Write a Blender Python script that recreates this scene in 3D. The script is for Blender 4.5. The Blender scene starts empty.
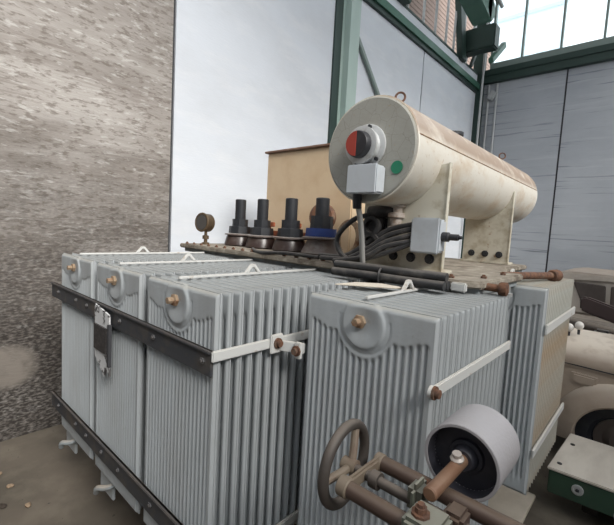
import bpy, bmesh, math, random
from mathutils import Vector, Matrix
random.seed(7)
S = 0.25            # one modelling unit = 0.25 m
CAMH = 1.8          # eye height, the unit origin sits at the eye
FZ = -CAMH / S      # floor in units
PI = math.pi
XWALL = -14.7
scene = bpy.context.scene
COL = scene.collection

# ------------------------------------------------------------------ materials
def _n(nt, t, **kw):
    n = nt.nodes.new(t)
    for k, v in kw.items():
        if k in n.inputs: n.inputs[k].default_value = v
        else: setattr(n, k, v)
    return n

def noise_mask(nt, vec, scale, stretch, lo, hi, detail=6, rough=.6, dist=0):
    mp = _n(nt, 'ShaderNodeMapping'); mp.inputs['Scale'].default_value = stretch
    nt.links.new(vec, mp.inputs['Vector'])
    no = _n(nt, 'ShaderNodeTexNoise'); no.inputs['Scale'].default_value = scale
    no.inputs['Detail'].default_value = detail; no.inputs['Roughness'].default_value = rough
    no.inputs['Distortion'].default_value = dist
    nt.links.new(mp.outputs[0], no.inputs['Vector'])
    mr = _n(nt, 'ShaderNodeMapRange'); mr.inputs['From Min'].default_value = lo; mr.inputs['From Max'].default_value = hi
    nt.links.new(no.outputs['Fac'], mr.inputs['Value'])
    return mr.outputs['Result']

def mixc(nt, fac, a, b):
    m = _n(nt, 'ShaderNodeMix', data_type='RGBA')
    nt.links.new(fac, m.inputs['Factor'])
    if isinstance(a, tuple): m.inputs[6].default_value = (*a, 1)
    else: nt.links.new(a, m.inputs[6])
    if isinstance(b, tuple): m.inputs[7].default_value = (*b, 1)
    else: nt.links.new(b, m.inputs[7])
    return m.outputs[2]

def scalef(nt, fac, k):
    m = _n(nt, 'ShaderNodeMath', operation='MULTIPLY'); nt.links.new(fac, m.inputs[0])
    if isinstance(k, (int, float)): m.inputs[1].default_value = k
    else: nt.links.new(k, m.inputs[1])
    return m.outputs[0]

def mat(name, col, layers=(), rough=.6, metal=0, bump=0, bscale=40, bstretch=(1,1,1), dust=None, dustk=.8, dlo=.35, dhi=.9, spec=.5, crack=None):
    """layers: (colour, scale, stretch, lo, hi, strength)"""
    m = bpy.data.materials.new(name); m.use_nodes = True; nt = m.node_tree
    bs = nt.nodes['Principled BSDF']
    bs.inputs['Roughness'].default_value = rough; bs.inputs['Metallic'].default_value = metal
    bs.inputs['Specular IOR Level'].default_value = spec
    tc = _n(nt, 'ShaderNodeTexCoord'); vec = tc.outputs['Object']
    cur = col
    first = _n(nt, 'ShaderNodeRGB'); first.outputs[0].default_value = (*col, 1); cur = first.outputs[0]
    for (c, sc, st, lo, hi, k) in layers:
        f = noise_mask(nt, vec, sc, st, lo, hi)
        cur = mixc(nt, scalef(nt, f, k), cur, c)
    if crack:
        vo = _n(nt, 'ShaderNodeTexVoronoi', feature='DISTANCE_TO_EDGE'); vo.inputs['Scale'].default_value = crack[1]
        nt.links.new(vec, vo.inputs['Vector'])
        mc = _n(nt, 'ShaderNodeMapRange'); mc.inputs['From Min'].default_value = crack[2]; mc.inputs['From Max'].default_value = 0
        nt.links.new(vo.outputs['Distance'], mc.inputs['Value'])
        cur = mixc(nt, scalef(nt, mc.outputs[0], .75), cur, crack[0])
    if dust:
        ge = _n(nt, 'ShaderNodeNewGeometry'); sx = _n(nt, 'ShaderNodeSeparateXYZ')
        nt.links.new(ge.outputs['Normal'], sx.inputs[0])
        mr = _n(nt, 'ShaderNodeMapRange'); mr.inputs['From Min'].default_value = dlo; mr.inputs['From Max'].default_value = dhi
        nt.links.new(sx.outputs['Z'], mr.inputs['Value'])
        f = noise_mask(nt, vec, 9, (1,1,1), .2, .5)
        cur = mixc(nt, scalef(nt, scalef(nt, mr.outputs[0], f), dustk), cur, dust)
    nt.links.new(cur, bs.inputs['Base Color'])
    if bump:
        mp = _n(nt, 'ShaderNodeMapping'); mp.inputs['Scale'].default_value = bstretch
        nt.links.new(vec, mp.inputs['Vector'])
        no = _n(nt, 'ShaderNodeTexNoise'); no.inputs['Scale'].default_value = bscale; no.inputs['Detail'].default_value = 5
        nt.links.new(mp.outputs[0], no.inputs['Vector'])
        bp = _n(nt, 'ShaderNodeBump'); bp.inputs['Strength'].default_value = bump; bp.inputs['Distance'].default_value = .01
        nt.links.new(no.outputs['Fac'], bp.inputs['Height']); nt.links.new(bp.outputs[0], bs.inputs['Normal'])
    return m

DUST = (.42, .36, .29)
RUST = (.20, .075, .025)
M = {}
M['fin'] = mat('radiator_paint', (.45,.48,.495), [((.30,.29,.275), 3, (1,1,.4), .42, .75, .5), ((.5,.53,.54), 14, (1,1,.15), .5, .75, .5), ((.24,.17,.11), 22, (1,1,.5), .66, .78, .6)], rough=.5, bump=.08, bscale=60, dust=(.36,.34,.29), dustk=.75)
M['finrust'] = mat('radiator_paint_rusty', (.52,.53,.49), [((.46,.25,.09), 1.9, (1,1,.5), .49, .62, .85), ((.50,.45,.36), 6, (1,1,.4), .4, .6, .5)], rough=.6, dust=(.36,.34,.29), dustk=.75)
M['whitepaint'] = mat('white_painted_steel', (.62,.62,.6), [((.35,.25,.17), 16, (1,1,1), .6, .72, .7)], rough=.5, dust=(.6,.54,.45), dustk=.5)
M['darkbar'] = mat('dark_angle_steel', (.055,.058,.065), [((.15,.12,.09), 8, (1,1,1), .5, .7, .6)], rough=.55, dust=(.12,.10,.085), dustk=.6)
M['rust'] = mat('rusty_steel', (.17,.08,.045), [((.07,.04,.03), 30, (1,1,1), .45, .6, .8), ((.32,.24,.17), 12, (1,1,1), .55, .7, .5)], rough=.8, bump=.3, bscale=80)
M['rustlight'] = mat('dusty_rust', (.33,.24,.16), [((.2,.09,.04), 18, (1,1,1), .5, .62, .9)], rough=.85, bump=.3, bscale=80)
M['tank'] = mat('tank_paint', (.3,.33,.34), [((.22,.19,.16), 5, (1,1,.5), .45, .65, .7)], rough=.6, dust=DUST, dustk=.8)
M['cover'] = mat('dusty_cover_plate', (.27,.235,.19), [((.13,.10,.075), 6, (1,1,1), .5, .62, .8), ((.5,.45,.37), 15, (1,1,1), .5, .65, .6)], rough=.85, bump=.3, bscale=50)
M['cons'] = mat('cream_conservator_paint', (.72,.68,.60), [((.50,.32,.15), 7, (1,.6,1), .5, .68, .5), ((.36,.22,.1), 45, (1,1,1), .62, .7, .6)], rough=.45, bump=.05, bscale=90, dust=(.34,.25,.185), dustk=1, dlo=.16, dhi=.34)
M['consend'] = mat('grey_crazed_paint', (.34,.335,.30), [((.30,.29,.25), 9, (1,1,1), .5, .7, .5), ((.36,.26,.16), 60, (1,1,1), .64, .7, .6)], rough=.6, bump=.1, bscale=70, crack=((.15,.14,.12), 17, .012))
M['bracket'] = mat('cream_bracket_paint', (.60,.57,.48), [((.36,.30,.2), 10, (1,1,1), .5, .66, .7), ((.3,.17,.08), 22, (1,1,1), .62, .7, .8)], rough=.6, dust=(.5,.42,.33))
M['boxbeige'] = mat('beige_box_paint', (.70,.54,.36), [((.58,.40,.24), 4, (1,1,1), .45, .7, .6), ((.12,.08,.05), 14, (1,1,1), .73, .76, .9)], rough=.55)
M['boxtop'] = mat('brown_lid_edge', (.22,.13,.09), [((.3,.2,.14), 12, (1,1,1), .5, .6, .7)], rough=.7)
M['porc'] = mat('brown_porcelain', (.045,.028,.024), [((.12,.10,.09), 10, (1,1,1), .5, .7, .6)], rough=.3, dust=(.25,.22,.2), dustk=.7)
M['porcgrey'] = mat('dusty_porcelain', (.13,.10,.09), [((.2,.18,.17), 12, (1,1,1), .5, .6, .6)], rough=.4, dust=(.4,.37,.34), dustk=.8)
M['black'] = mat('black_rubber', (.022,.022,.026), [((.06,.06,.065), 12, (1,1,1), .5, .7, .6)], rough=.5)
M['stud'] = mat('dark_terminal_metal', (.017,.019,.023), [((.04,.04,.045), 20, (1,1,1), .5, .7, .5)], rough=.5)
M['boltgrey'] = mat('dull_bolt_metal', (.13,.13,.135), [((.07,.055,.045), 20, (1,1,1), .45, .65, .7)], rough=.6)
M['blue'] = mat('blue_band', (.02,.045,.19), rough=.5)
M['orange'] = mat('oxide_red_paint', (.36,.10,.04), [((.15,.07,.05), 16, (1,1,1), .5, .65, .7)], rough=.7, dust=(.35,.22,.15))
M['brass'] = mat('dirty_brass', (.16,.11,.065), [((.07,.055,.04), 14, (1,1,1), .45, .65, .8)], rough=.5, metal=.5)
M['glassdial'] = mat('dusty_dial_glass', (.075,.07,.065), rough=.25)
M['greybox'] = mat('light_grey_box', (.50,.53,.56), [((.40,.41,.42), 8, (1,1,1), .5, .7, .6)], rough=.5)
M['alu'] = mat('painted_alu', (.55,.56,.56), [((.35,.33,.30), 18, (1,1,1), .5, .65, .6)], rough=.4, metal=.3)
M['red'] = mat('red_dial', (.35,.05,.035), rough=.4)
M['green'] = mat('green_sticker', (.02,.20,.11), rough=.5)
M['cable'] = mat('dark_cable', (.03,.03,.032), [((.12,.11,.10), 20, (1,1,1), .5, .7, .6)], rough=.55, dust=(.2,.18,.16), dustk=.5)
M['conduit'] = mat('grey_conduit', (.35,.35,.34), rough=.45, metal=.2)
M['valve'] = mat('pale_valve_metal', (.45,.40,.36), [((.25,.16,.10), 20, (1,1,1), .5, .6, .7)], rough=.5, metal=.2)
M['cast'] = mat('dusty_cast_iron', (.06,.05,.043), [((.05,.04,.035), 14, (1,1,1), .45, .6, .7)], rough=.6, dust=(.17,.14,.115), dustk=.7)
M['spoke'] = mat('worn_tan_paint', (.19,.15,.11), [((.16,.11,.08), 16, (1,1,1), .5, .62, .7)], rough=.6)
M['tube'] = mat('brown_tube_steel', (.07,.044,.034), [((.08,.05,.04), 10, (1,1,1), .45, .6, .7), ((.24,.17,.12), 16, (1,1,1), .58, .7, .5)], rough=.5, metal=.1, dust=(.17,.125,.09), dustk=.5)
M['rod'] = mat('machined_rusty_rod', (.25,.15,.095), [((.2,.1,.06), 14, (1,1,1), .45, .65, .7)], rough=.45, metal=.2)
M['greenlump'] = mat('grey_green_casting', (.12,.13,.10), [((.09,.08,.06), 15, (1,1,1), .5, .6, .7)], rough=.6, dust=(.3,.29,.24), dustk=.6)
M['drum'] = mat('grey_lilac_drum', (.36,.345,.355), [((.34,.32,.32), 12, (1,1,1), .5, .7, .6)], rough=.5, bump=.1, bscale=120)
M['drumin'] = mat('dark_drum_inside', (.035,.035,.045), [((.09,.085,.09), 8, (1,1,1), .5, .7, .5)], rough=.5)
M['board'] = mat('dusty_board', (.58,.51,.42), [((.45,.39,.31), 5, (1,1,1), .45, .6, .5)], rough=.8)
M['gboxtop'] = mat('bare_grey_top', (.60,.55,.48), [((.48,.43,.37), 6, (1,.3,1), .45, .62, .7)], rough=.8)
M['gbox'] = mat('dark_green_paint', (.035,.075,.048), [((.07,.075,.06), 8, (1,1,1), .5, .7, .6)], rough=.5)
M['timber'] = mat('dark_timber', (.06,.045,.035), rough=.8)
M['carpaint'] = mat('dusty_grey_beige_car_paint', (.38,.31,.25), [((.27,.21,.165), 5, (1,1,1), .45, .65, .6), ((.4,.36,.3), 25, (1,1,1), .62, .72, .5)], rough=.55, dust=(.60,.53,.45), dustk=.95)
M['carpaint2'] = mat('pale_dusty_car_paint', (.42,.38,.34), [((.3,.26,.22), 5, (1,1,1), .45, .65, .6)], rough=.5, dust=(.30,.24,.19), dustk=.9)
M['carglass'] = mat('dusty_dark_glass', (.06,.05,.047), [((.10,.085,.08), 4, (1,1,1), .4, .7, .7)], rough=.3)
M['carlow'] = mat('dark_brown_panel', (.10,.08,.068), rough=.6, dust=(.2,.17,.14))
M['lid'] = mat('dark_maroon_lid', (.045,.03,.03), rough=.5, dust=(.28,.22,.2), dustk=.5)
M['tyre'] = mat('dusty_black_tyre', (.02,.022,.028), [((.045,.045,.05), 9, (1,1,1), .5, .7, .6)], rough=.7)
M['lampwhite'] = mat('white_lamp', (.75,.72,.68), rough=.35)
M['gsteel'] = mat('green_steel', (.045,.13,.09), [((.03,.09,.06), 4, (1,1,.3), .45, .7, .6)], rough=.45)
M['gsteelpale'] = mat('pale_green_steel', (.36,.46,.42), [((.45,.54,.50), 3, (1,1,.3), .45, .7, .6)], rough=.5)
M['gsteeldark'] = mat('dark_green_steel', (.018,.04,.032), rough=.5)
M['greysteel'] = mat('grey_green_steel', (.20,.25,.23), rough=.5)
M['seam'] = mat('dark_seam', (.05,.05,.055), rough=.9)
M['pipe'] = mat('grey_pipe', (.45,.46,.46), rough=.5)
M['slats'] = mat('brown_slats', (.24,.18,.15), [((.17,.12,.10), 3, (.2,.2,14), .4, .6, .8)], rough=.8)
M['cardboard'] = mat('pale_torn_cardboard', (.62,.56,.47), rough=.9)
M['paper'] = mat('torn_white_paper', (.66,.66,.66), [((.08,.075,.075), 22, (1,1,1), .53, .57, .95)], rough=.9)
M['labeldark'] = mat('dark_rating_plate', (.04,.036,.036), [((.1,.09,.085), 40, (1,1,2), .5, .6, .6)], rough=.5)
M['ceil'] = mat('hall_ceiling', (.55,.56,.57), rough=.9)
M['outside'] = mat('pale_outside_render', (.80,.86,.89), rough=.9)
M['outroof'] = mat('outside_roof', (.62,.72,.78), rough=.9)

PATCH = (XWALL*S, 2.55*S, CAMH - 4.85*S)
def wall_mat(name, base, layers, rough=.9, bump=.3, bstretch=(1,1,6), stain_shade=None):
    m = mat(name, base, layers, rough=rough, bump=bump, bscale=14, bstretch=bstretch, spec=.2)
    if stain_shade:  # dark staining plus shade near the floor, both painted into the wall colour
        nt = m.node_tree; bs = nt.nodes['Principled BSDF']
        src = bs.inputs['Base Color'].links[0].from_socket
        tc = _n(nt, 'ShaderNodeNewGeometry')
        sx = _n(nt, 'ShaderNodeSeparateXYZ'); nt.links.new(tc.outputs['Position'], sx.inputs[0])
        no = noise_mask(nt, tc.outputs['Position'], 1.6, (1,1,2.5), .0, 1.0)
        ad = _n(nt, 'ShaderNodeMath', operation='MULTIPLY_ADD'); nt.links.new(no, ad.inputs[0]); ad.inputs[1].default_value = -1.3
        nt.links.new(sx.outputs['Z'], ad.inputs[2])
        mr = _n(nt, 'ShaderNodeMapRange'); mr.inputs['From Min'].default_value = stain_shade[1]; mr.inputs['From Max'].default_value = stain_shade[0]
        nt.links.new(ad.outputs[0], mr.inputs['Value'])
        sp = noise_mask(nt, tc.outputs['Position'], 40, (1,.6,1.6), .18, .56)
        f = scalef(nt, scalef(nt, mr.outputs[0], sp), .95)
        out = mixc(nt, f, src, stain_shade[2])
        # a worn pale patch on the concrete
        vd = _n(nt, 'ShaderNodeVectorMath', operation='SUBTRACT'); nt.links.new(tc.outputs['Position'], vd.inputs[0]); vd.inputs[1].default_value = PATCH
        vs_ = _n(nt, 'ShaderNodeVectorMath', operation='MULTIPLY'); nt.links.new(vd.outputs[0], vs_.inputs[0]); vs_.inputs[1].default_value = (0, 1.0, 1.25)
        vl = _n(nt, 'ShaderNodeVectorMath', operation='LENGTH'); nt.links.new(vs_.outputs[0], vl.inputs[0])
        pm = _n(nt, 'ShaderNodeMapRange'); pm.inputs['From Min'].default_value = .25; pm.inputs['From Max'].default_value = .17
        nt.links.new(vl.outputs['Value'], pm.inputs['Value'])
        out = mixc(nt, scalef(nt, pm.outputs[0], noise_mask(nt, tc.outputs['Position'], 6, (1,1,1), .1, .5)), out, (.22,.195,.17))
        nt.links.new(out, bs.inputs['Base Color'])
    return m
M['wallbrown'] = wall_mat('stained_concrete', (.33,.30,.275), [((.215,.19,.168), .9, (1,.7,2.0), .42, .62, .8), ((.46,.43,.40), 1.3, (1,.5,3.2), .48, .66, .7), ((.15,.125,.105), 26, (1,.5,1.5), .52, .62, .65), ((.58,.56,.53), 17, (1,.5,1.8), .57, .66, .6), ((.2,.17,.15), 4, (1,.15,6), .55, .66, .5)], stain_shade=(.25, 2.0, (.035,.03,.027)))
M['wallwhite'] = wall_mat('white_painted_concrete', (.66,.69,.735), [((.58,.60,.63), 1.1, (1,.8,1.6), .42, .66, .6), ((.72,.735,.76), 3, (1,.6,2), .5, .7, .6), ((.44,.43,.42), 30, (1,.3,3), .66, .74, .4)], bump=.15)
M['wallgrey'] = wall_mat('grey_board_marked_concrete', (.40,.42,.45), [((.30,.32,.35), .9, (.7,1,1.2), .42, .62, .5), ((.13,.145,.165), 2.6, (.18,1,7), .60, .68, .75), ((.48,.50,.52), 2, (.3,1,5), .55, .72, .5)], bump=.2)
M['floor'] = wall_mat('dusty_concrete_floor', (.16,.135,.108), [((.10,.088,.07), 1.2, (1,1,1), .42, .62, .7), ((.22,.19,.15), 4, (1,1,1), .5, .7, .6), ((.05,.045,.04), 22, (1,1,1), .68, .72, .9)], bstretch=(1,1,1))

def glass_mat():
    m = bpy.data.materials.new('window_glass'); m.use_nodes = True; nt = m.node_tree; nt.nodes.clear()
    o = _n(nt, 'ShaderNodeOutputMaterial'); mx = _n(nt, 'ShaderNodeMixShader'); mx.inputs[0].default_value = .08
    t = _n(nt, 'ShaderNodeBsdfTransparent'); t.inputs[0].default_value = (.93,.97,.98,1)
    g = _n(nt, 'ShaderNodeBsdfGlossy'); g.inputs['Roughness'].default_value = .1
    nt.links.new(t.outputs[0], mx.inputs[1]); nt.links.new(g.outputs[0], mx.inputs[2]); nt.links.new(mx.outputs[0], o.inputs[0])
    return m
M['glass'] = glass_mat()

# ------------------------------------------------------------------ mesh helper
def frame_axes(d):
    d = Vector(d).normalized()
    a = Vector((0,0,1)) if abs(d.z) < .9 else Vector((1,0,0))
    u = d.cross(a).normalized(); v = d.cross(u).normalized()
    return d, u, v

class MB:
    def __init__(s): s.bm = bmesh.new()
    def box(s, x0, x1, y0, y1, z0, z1, bev=0, rot=None, about=None):
        b = bmesh.new(); bmesh.ops.create_cube(b, size=1)
        for v in b.verts:
            v.co = Vector(((x0+x1)/2 + v.co.x*(x1-x0), (y0+y1)/2 + v.co.y*(y1-y0), (z0+z1)/2 + v.co.z*(z1-z0)))
        if bev: bmesh.ops.bevel(b, geom=b.edges[:], offset=bev, segments=2, affect='EDGES')
        if rot is not None:
            c = Vector(about) if about else Vector(((x0+x1)/2,(y0+y1)/2,(z0+z1)/2))
            for v in b.verts: v.co = c + rot @ (v.co - c)
        return s._join(b)
    def _join(s, b):
        me = bpy.data.meshes.new('tmp'); b.to_mesh(me); b.free(); s.bm.from_mesh(me); bpy.data.meshes.remove(me); return s
    def lathe(s, origin, axis, prof, n=32, closed=False):
        """prof: list of (t along axis, radius)"""
        d, u, v = frame_axes(axis); o = Vector(origin); rings = []
        for t, r in prof:
            if r < 1e-6: rings.append([s.bm.verts.new(o + d*t)])
            else: rings.append([s.bm.verts.new(o + d*t + u*(r*math.cos(2*PI*k/n)) + v*(r*math.sin(2*PI*k/n))) for k in range(n)])
        pairs = list(zip(rings, rings[1:]))
        if closed: pairs.append((rings[-1], rings[0]))
        for A, B in pairs:
            for k in range(n):
                k2 = (k+1) % n
                if len(A) == 1 and len(B) == 1: continue
                if len(A) == 1: s.bm.faces.new((A[0], B[k2], B[k]))
                elif len(B) == 1: s.bm.faces.new((A[k], A[k2], B[0]))
                else: s.bm.faces.new((A[k], A[k2], B[k2], B[k]))
        return s
    def cyl(s, p0, p1, r, n=20, ch=None):
        L = (Vector(p1)-Vector(p0)).length; c = min(r*.12, L*.1) if ch is None else ch
        return s.lathe(p0, Vector(p1)-Vector(p0), [(0,0),(0,r-c),(c,r),(L-c,r),(L,r-c),(L,0)], n)
    def tube(s, pts, r, n=10, sub=8):
        P = [Vector(p) for p in pts]
        if len(P) > 2:   # Catmull-Rom
            Q = [2*P[0]-P[1]] + P + [2*P[-1]-P[-2]]; out = []
            for i in range(1, len(Q)-2):
                for k in range(sub):
                    t = k/sub; a, b, c, d = Q[i-1], Q[i], Q[i+1], Q[i+2]
                    out.append(.5*((2*b)+(c-a)*t+(2*a-5*b+4*c-d)*t*t+(3*b-a-3*c+d)*t**3))
            out.append(P[-1]); P = out
        prev = None; u = None
        for i, p in enumerate(P):
            d = (P[min(i+1,len(P)-1)] - P[max(i-1,0)]).normalized()
            if u is None: _, u, _ = frame_axes(d)
            u = (u - d*u.dot(d)).normalized(); v = d.cross(u)
            ring = [s.bm.verts.new(p + (u*math.cos(2*PI*k/n) + v*math.sin(2*PI*k/n))*r) for k in range(n)]
            if prev:
                for k in range(n): s.bm.faces.new((prev[k], prev[(k+1)%n], ring[(k+1)%n], ring[k]))
            else: s.bm.faces.new(ring[::-1])
            prev = ring
        s.bm.faces.new(prev); return s
    def prism(s, poly, axis, a0, a1, bev=0):
        """poly: 2D outline, extruded along axis. y: (x,z)  x: (y,z)  z: (x,y)"""
        b = bmesh.new()
        f = {'y': lambda p, a: (p[0], a, p[1]), 'x': lambda p, a: (a, p[0], p[1]), 'z': lambda p, a: (p[0], p[1], a)}[axis]
        A = [b.verts.new(f(p, a0)) for p in poly]; B = [b.verts.new(f(p, a1)) for p in poly]
        b.faces.new(A); b.faces.new(B[::-1])
        for i in range(len(poly)):
            j = (i+1) % len(poly); b.faces.new((A[i], B[i], B[j], A[j]))
        bmesh.ops.recalc_face_normals(b, faces=b.faces[:])
        if bev: bmesh.ops.bevel(b, geom=b.edges[:], offset=bev, segments=2, affect='EDGES')
        return s._join(b)
    def torus(s, c, axis, R, r, n=40, m=12, a0=0, a1=2*PI):
        d, u, v = frame_axes(axis); c = Vector(c); full = abs(a1-a0-2*PI) < 1e-5
        pts = []
        for i in range(n if full else n+1):
            a = a0 + (a1-a0)*i/n; e = u*math.cos(a)+v*math.sin(a)
            pts.append([s.bm.verts.new(c + e*(R + r*math.cos(2*PI*k/m)) + d*(r*math.sin(2*PI*k/m))) for k in range(m)])
        for i in range(n):
            A = pts[i]; B = pts[(i+1) % len(pts)]
            for k in range(m): s.bm.faces.new((A[k], A[(k+1)%m], B[(k+1)%m], B[k]))
        if not full: s.bm.faces.new(pts[0][::-1]); s.bm.faces.new(pts[-1])
        return s
    def sphere(s, c, r, sc=(1,1,1), n=16):
        b = bmesh.new(); bmesh.ops.create_uvsphere(b, u_segments=n*2, v_segments=n, radius=r)
        for v in b.verts: v.co = Vector(c) + Vector((v.co.x*sc[0], v.co.y*sc[1], v.co.z*sc[2]))
        return s._join(b)
    def mesh(s, name, m, base=(0,0,0), ang=35):
        b = Vector(base)
        for v in s.bm.verts: v.co = (v.co - b) * S
        bmesh.ops.recalc_face_normals(s.bm, faces=s.bm.faces[:])
        me = bpy.data.meshes.new(name); s.bm.to_mesh(me); s.bm.free()
        me.materials.append(m)
        for p in me.polygons: p.use_smooth = True
        me.set_sharp_from_angle(angle=math.radians(ang))
        return me
    def build(s, name, m, parent=None, base=None, label=None, ang=35):
        """base: unit point used as the object's origin; parts use their root's base"""
        if parent is not None: base = parent.get('_b', (0,0,0))
        if base is None: base = tuple(sum((v.co for v in s.bm.verts), Vector())/len(s.bm.verts))
        me = s.mesh(name, m, base, ang)
        o = bpy.data.objects.new(name, me); COL.objects.link(o)
        if parent is not None: o.parent = parent; o['_b'] = base
        else: o.location = W(base); o['_b'] = base
        if label: o['label'] = label
        return o

def W(p): return Vector((p[0]*S, p[1]*S, p[2]*S + CAMH))
def root(name, label, cat, base, group=None):
    o = bpy.data.objects.new(name, None); COL.objects.link(o); o.location = W(base); o['_b'] = tuple(base)
    o.empty_display_size = .1
    o['label'] = label; o['category'] = cat
    if group: o['group'] = group
    return o
def struct(o): o['kind'] = 'structure'; return o
def tag(o, label, cat, group=None):
    o['label'] = label; o['category'] = cat
    if group: o['group'] = group
    return o

# ------------------------------------------------------------------ setting
XW, YB, ZC = -14.7, 40.0, 27.0
def st(name, m, *boxes, bev=0):
    b = MB()
    for q in boxes: b.box(*q, bev=bev)
    return struct(b.build(name, m))
st('floor', M['floor'], (XW-.8, 30, -30, YB+1, FZ-.6, FZ))
JY = 7.95
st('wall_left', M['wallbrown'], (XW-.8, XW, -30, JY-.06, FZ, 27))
st('wall_left', M['wallwhite'], (XW-.8, XW, JY+.06, 17.55, FZ, 27))
st('wall_left', M['wallwhite'], (XW-.8, XW, 17.6, 28.1, FZ, 14.0))
st('wall_left', M['wallwhite'], (XW-.8, XW, 28.26, YB, FZ, 14.0))
st('trim_1', M['seam'], (XW-.7, XW-.1, JY-.06, JY+.06, FZ, 27))
st('trim_2', M['seam'], (XW-.7, XW-.15, 28.1, 28.26, FZ, 14.0))
st('wall_back', M['wallgrey'], (XW-.8, -7.5, YB, YB+.8, FZ, 15))
st('wall_back', M['wallgrey'], (-7.36, 16, YB, YB+.8, FZ, 15))
st('trim_3', M['seam'], (-7.5, -7.36, YB+.1, YB+.7, FZ, 15))
# green girders
st('trim_4', M['gsteel'], (XW-.6, XW+.35, 19.2, YB-.3, 14.05, 14.55))
st('trim_5', M['gsteeldark'], (XW-.6, XW+.2, 19.2, YB-.3, 13.75, 14.05))
st('trim_6', M['gsteeldark'], (XW+.5, 16, YB-.5, YB+.2, 14.7, 15.35))
st('trim_7', M['gsteeldark'], (XW+.5, 16, YB-.62, YB+.2, 15.35, 15.85))
st('trim_8', M['greysteel'], (XW+.9, 16, YB-.3, YB+.5, 15.85, 16.5))
# columns on the left wall
st('trim_9', M['gsteeldark'], (XW-.5, XW+.12, 17.45, 18.05, FZ, 27))
st('trim_10', M['gsteelpale'], (XW-.1, XW+.5, 18.3, 19.2, FZ, 27), (XW-.1, XW+.1, 18.0, 18.4, FZ, 27))
st('trim_11', M['gsteeldark'], (XW-.4, XW+.45, YB-1.0, YB, FZ, 27))
# brace from column down to the right
b = MB(); b.prism([(19.15,11.9),(19.15,11.5),(22.6,8.1),(23.0,8.1)], 'x', XW+.05, XW+.25, bev=.03)
struct(b.build('trim_12', M['greysteel']))
# upper openings of left wall: sill ledge, bars, struts, slatted lining of the next bay
st('trim_13', M['wallwhite'], (XW-.7, XW+.05, 19.2, YB-.9, 14.55, 15.4))
st('trim_14', M['gsteeldark'], (XW-.15, XW+.1, 19.2, YB-.9, 15.4, 15.55))
k = 15
for y in (25.2, 27.6, 29.6, 31.6, 33.2, 35.2):
    st('trim_%d' % k, M['pipe'], (XW-.1, XW+.05, y, y+.14, 15.5, 27)); k += 1
b = MB(); b.prism([(30.6,27),(31.6,27),(35.3,15.3),(34.3,15.3)], 'x', XW-.1, XW+.4, bev=.04); struct(b.build('trim_%d' % k, M['gsteeldark'])); k += 1
b = MB(); b.prism([(39.4,24),(39.8,24),(35.9,15.4),(35.5,15.4)], 'x', XW-.05, XW+.15, bev=.03); struct(b.build('trim_%d' % k, M['pipe'])); k += 1
b = MB(); b.prism([(39.4,20.2),(39.8,20.2),(36.9,15.4),(36.5,15.4)], 'x', XW+.1, XW+.35, bev=.03); struct(b.build('trim_%d' % k, M['gsteeldark'])); k += 1
b = MB(); b.prism([(24.2,16.6),(25.2,16.6),(24.6,15.4),(23.2,15.4)], 'x', XW-.1, XW+.6, bev=.04); struct(b.build('trim_%d' % k, M['gsteeldark'])); k += 1
b = MB()
for i in range(34):
    zz = 13.6 + i*.46
    b.box(XW-6.2, XW-5.9, 15, 60, zz, zz+.42, bev=.02)
struct(b.build('wall_far_bay', M['slats']))
st('trim_%d' % k, M['gsteeldark'], (XW-5.9, XW-5.4, 15, 60, 20.0, 20.5)); k += 1
# back wall glazing
WX = [XW+.9, -11.15, -8.1, -5.1, -2.1, .9, 3.9, 6.9, 9.9, 12.9, 16]
for i in range(len(WX)-1):
    w = struct(MB().box(WX[i]+.06, WX[i+1]-.06, YB+.1, YB+.16, 16.5, 26.9).build('window_%d' % (i+1), M['glass']))
    f = MB().box(WX[i+1]-.1, WX[i+1]+.06, YB-.1, YB+.25, 16.5, 26.9).build('window_frame', M['greysteel'], w)
st('trim_%d' % k, M['greysteel'], (XW+.8, XW+1.0, YB-.1, YB+.3, 16.5, 26.9)); k += 1
st('ceiling', M['ceil'], (XW-6, 17, 2, YB+1, 27, 27.5))
# building outside behind the glazing
ob = root('outside_building', 'pale blue building seen through the tall windows above the grey wall', 'building', (-16, 78, FZ))
MB().prism([(78,FZ),(78,40),(84,46),(90,40),(90,FZ)], 'x', -40, -15.5).build('wall', M['outside'], ob)
rf = MB()
rf.prism([(77.6,39.4),(84,46),(84,46.8),(77.2,39.8)], 'x', -40.4, -15.1); rf.build('roof', M['outroof'], ob)
for xx in (-22, -19.4, -17):
    MB().box(xx, xx+1.2, 77.8, 78.1, 31, 35.5).build('window', M['outroof'], ob)
# conduits in the corner
t = root('wall_conduit', 'thin grey conduits with a small white box in the wall corner', 'conduit', (-13.4, YB-.2, FZ))
for x in (-13.75, -13.0): MB().cyl((x, YB-.15, FZ), (x, YB-.15, 14.6), .09, 10).build('pipe', M['pipe'], t)
MB().box(-13.65, -13.1, YB-.5, YB-.05, 13.1, 13.9, bev=.06, rot=Matrix.Rotation(.6, 3, 'Y')).build('junction_box', M['pipe'], t)
o = MB().tube([(-13.9,38.4,FZ),(-13.9,38.4,17),(-13.9,38.4,21),(-13.7,38.0,22)], .1, 10).build('drop_pipe', M['pipe'], base=(-13.9,38.4,FZ))
tag(o, 'pale vertical pipe running down the corner column to the floor', 'pipe')
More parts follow.
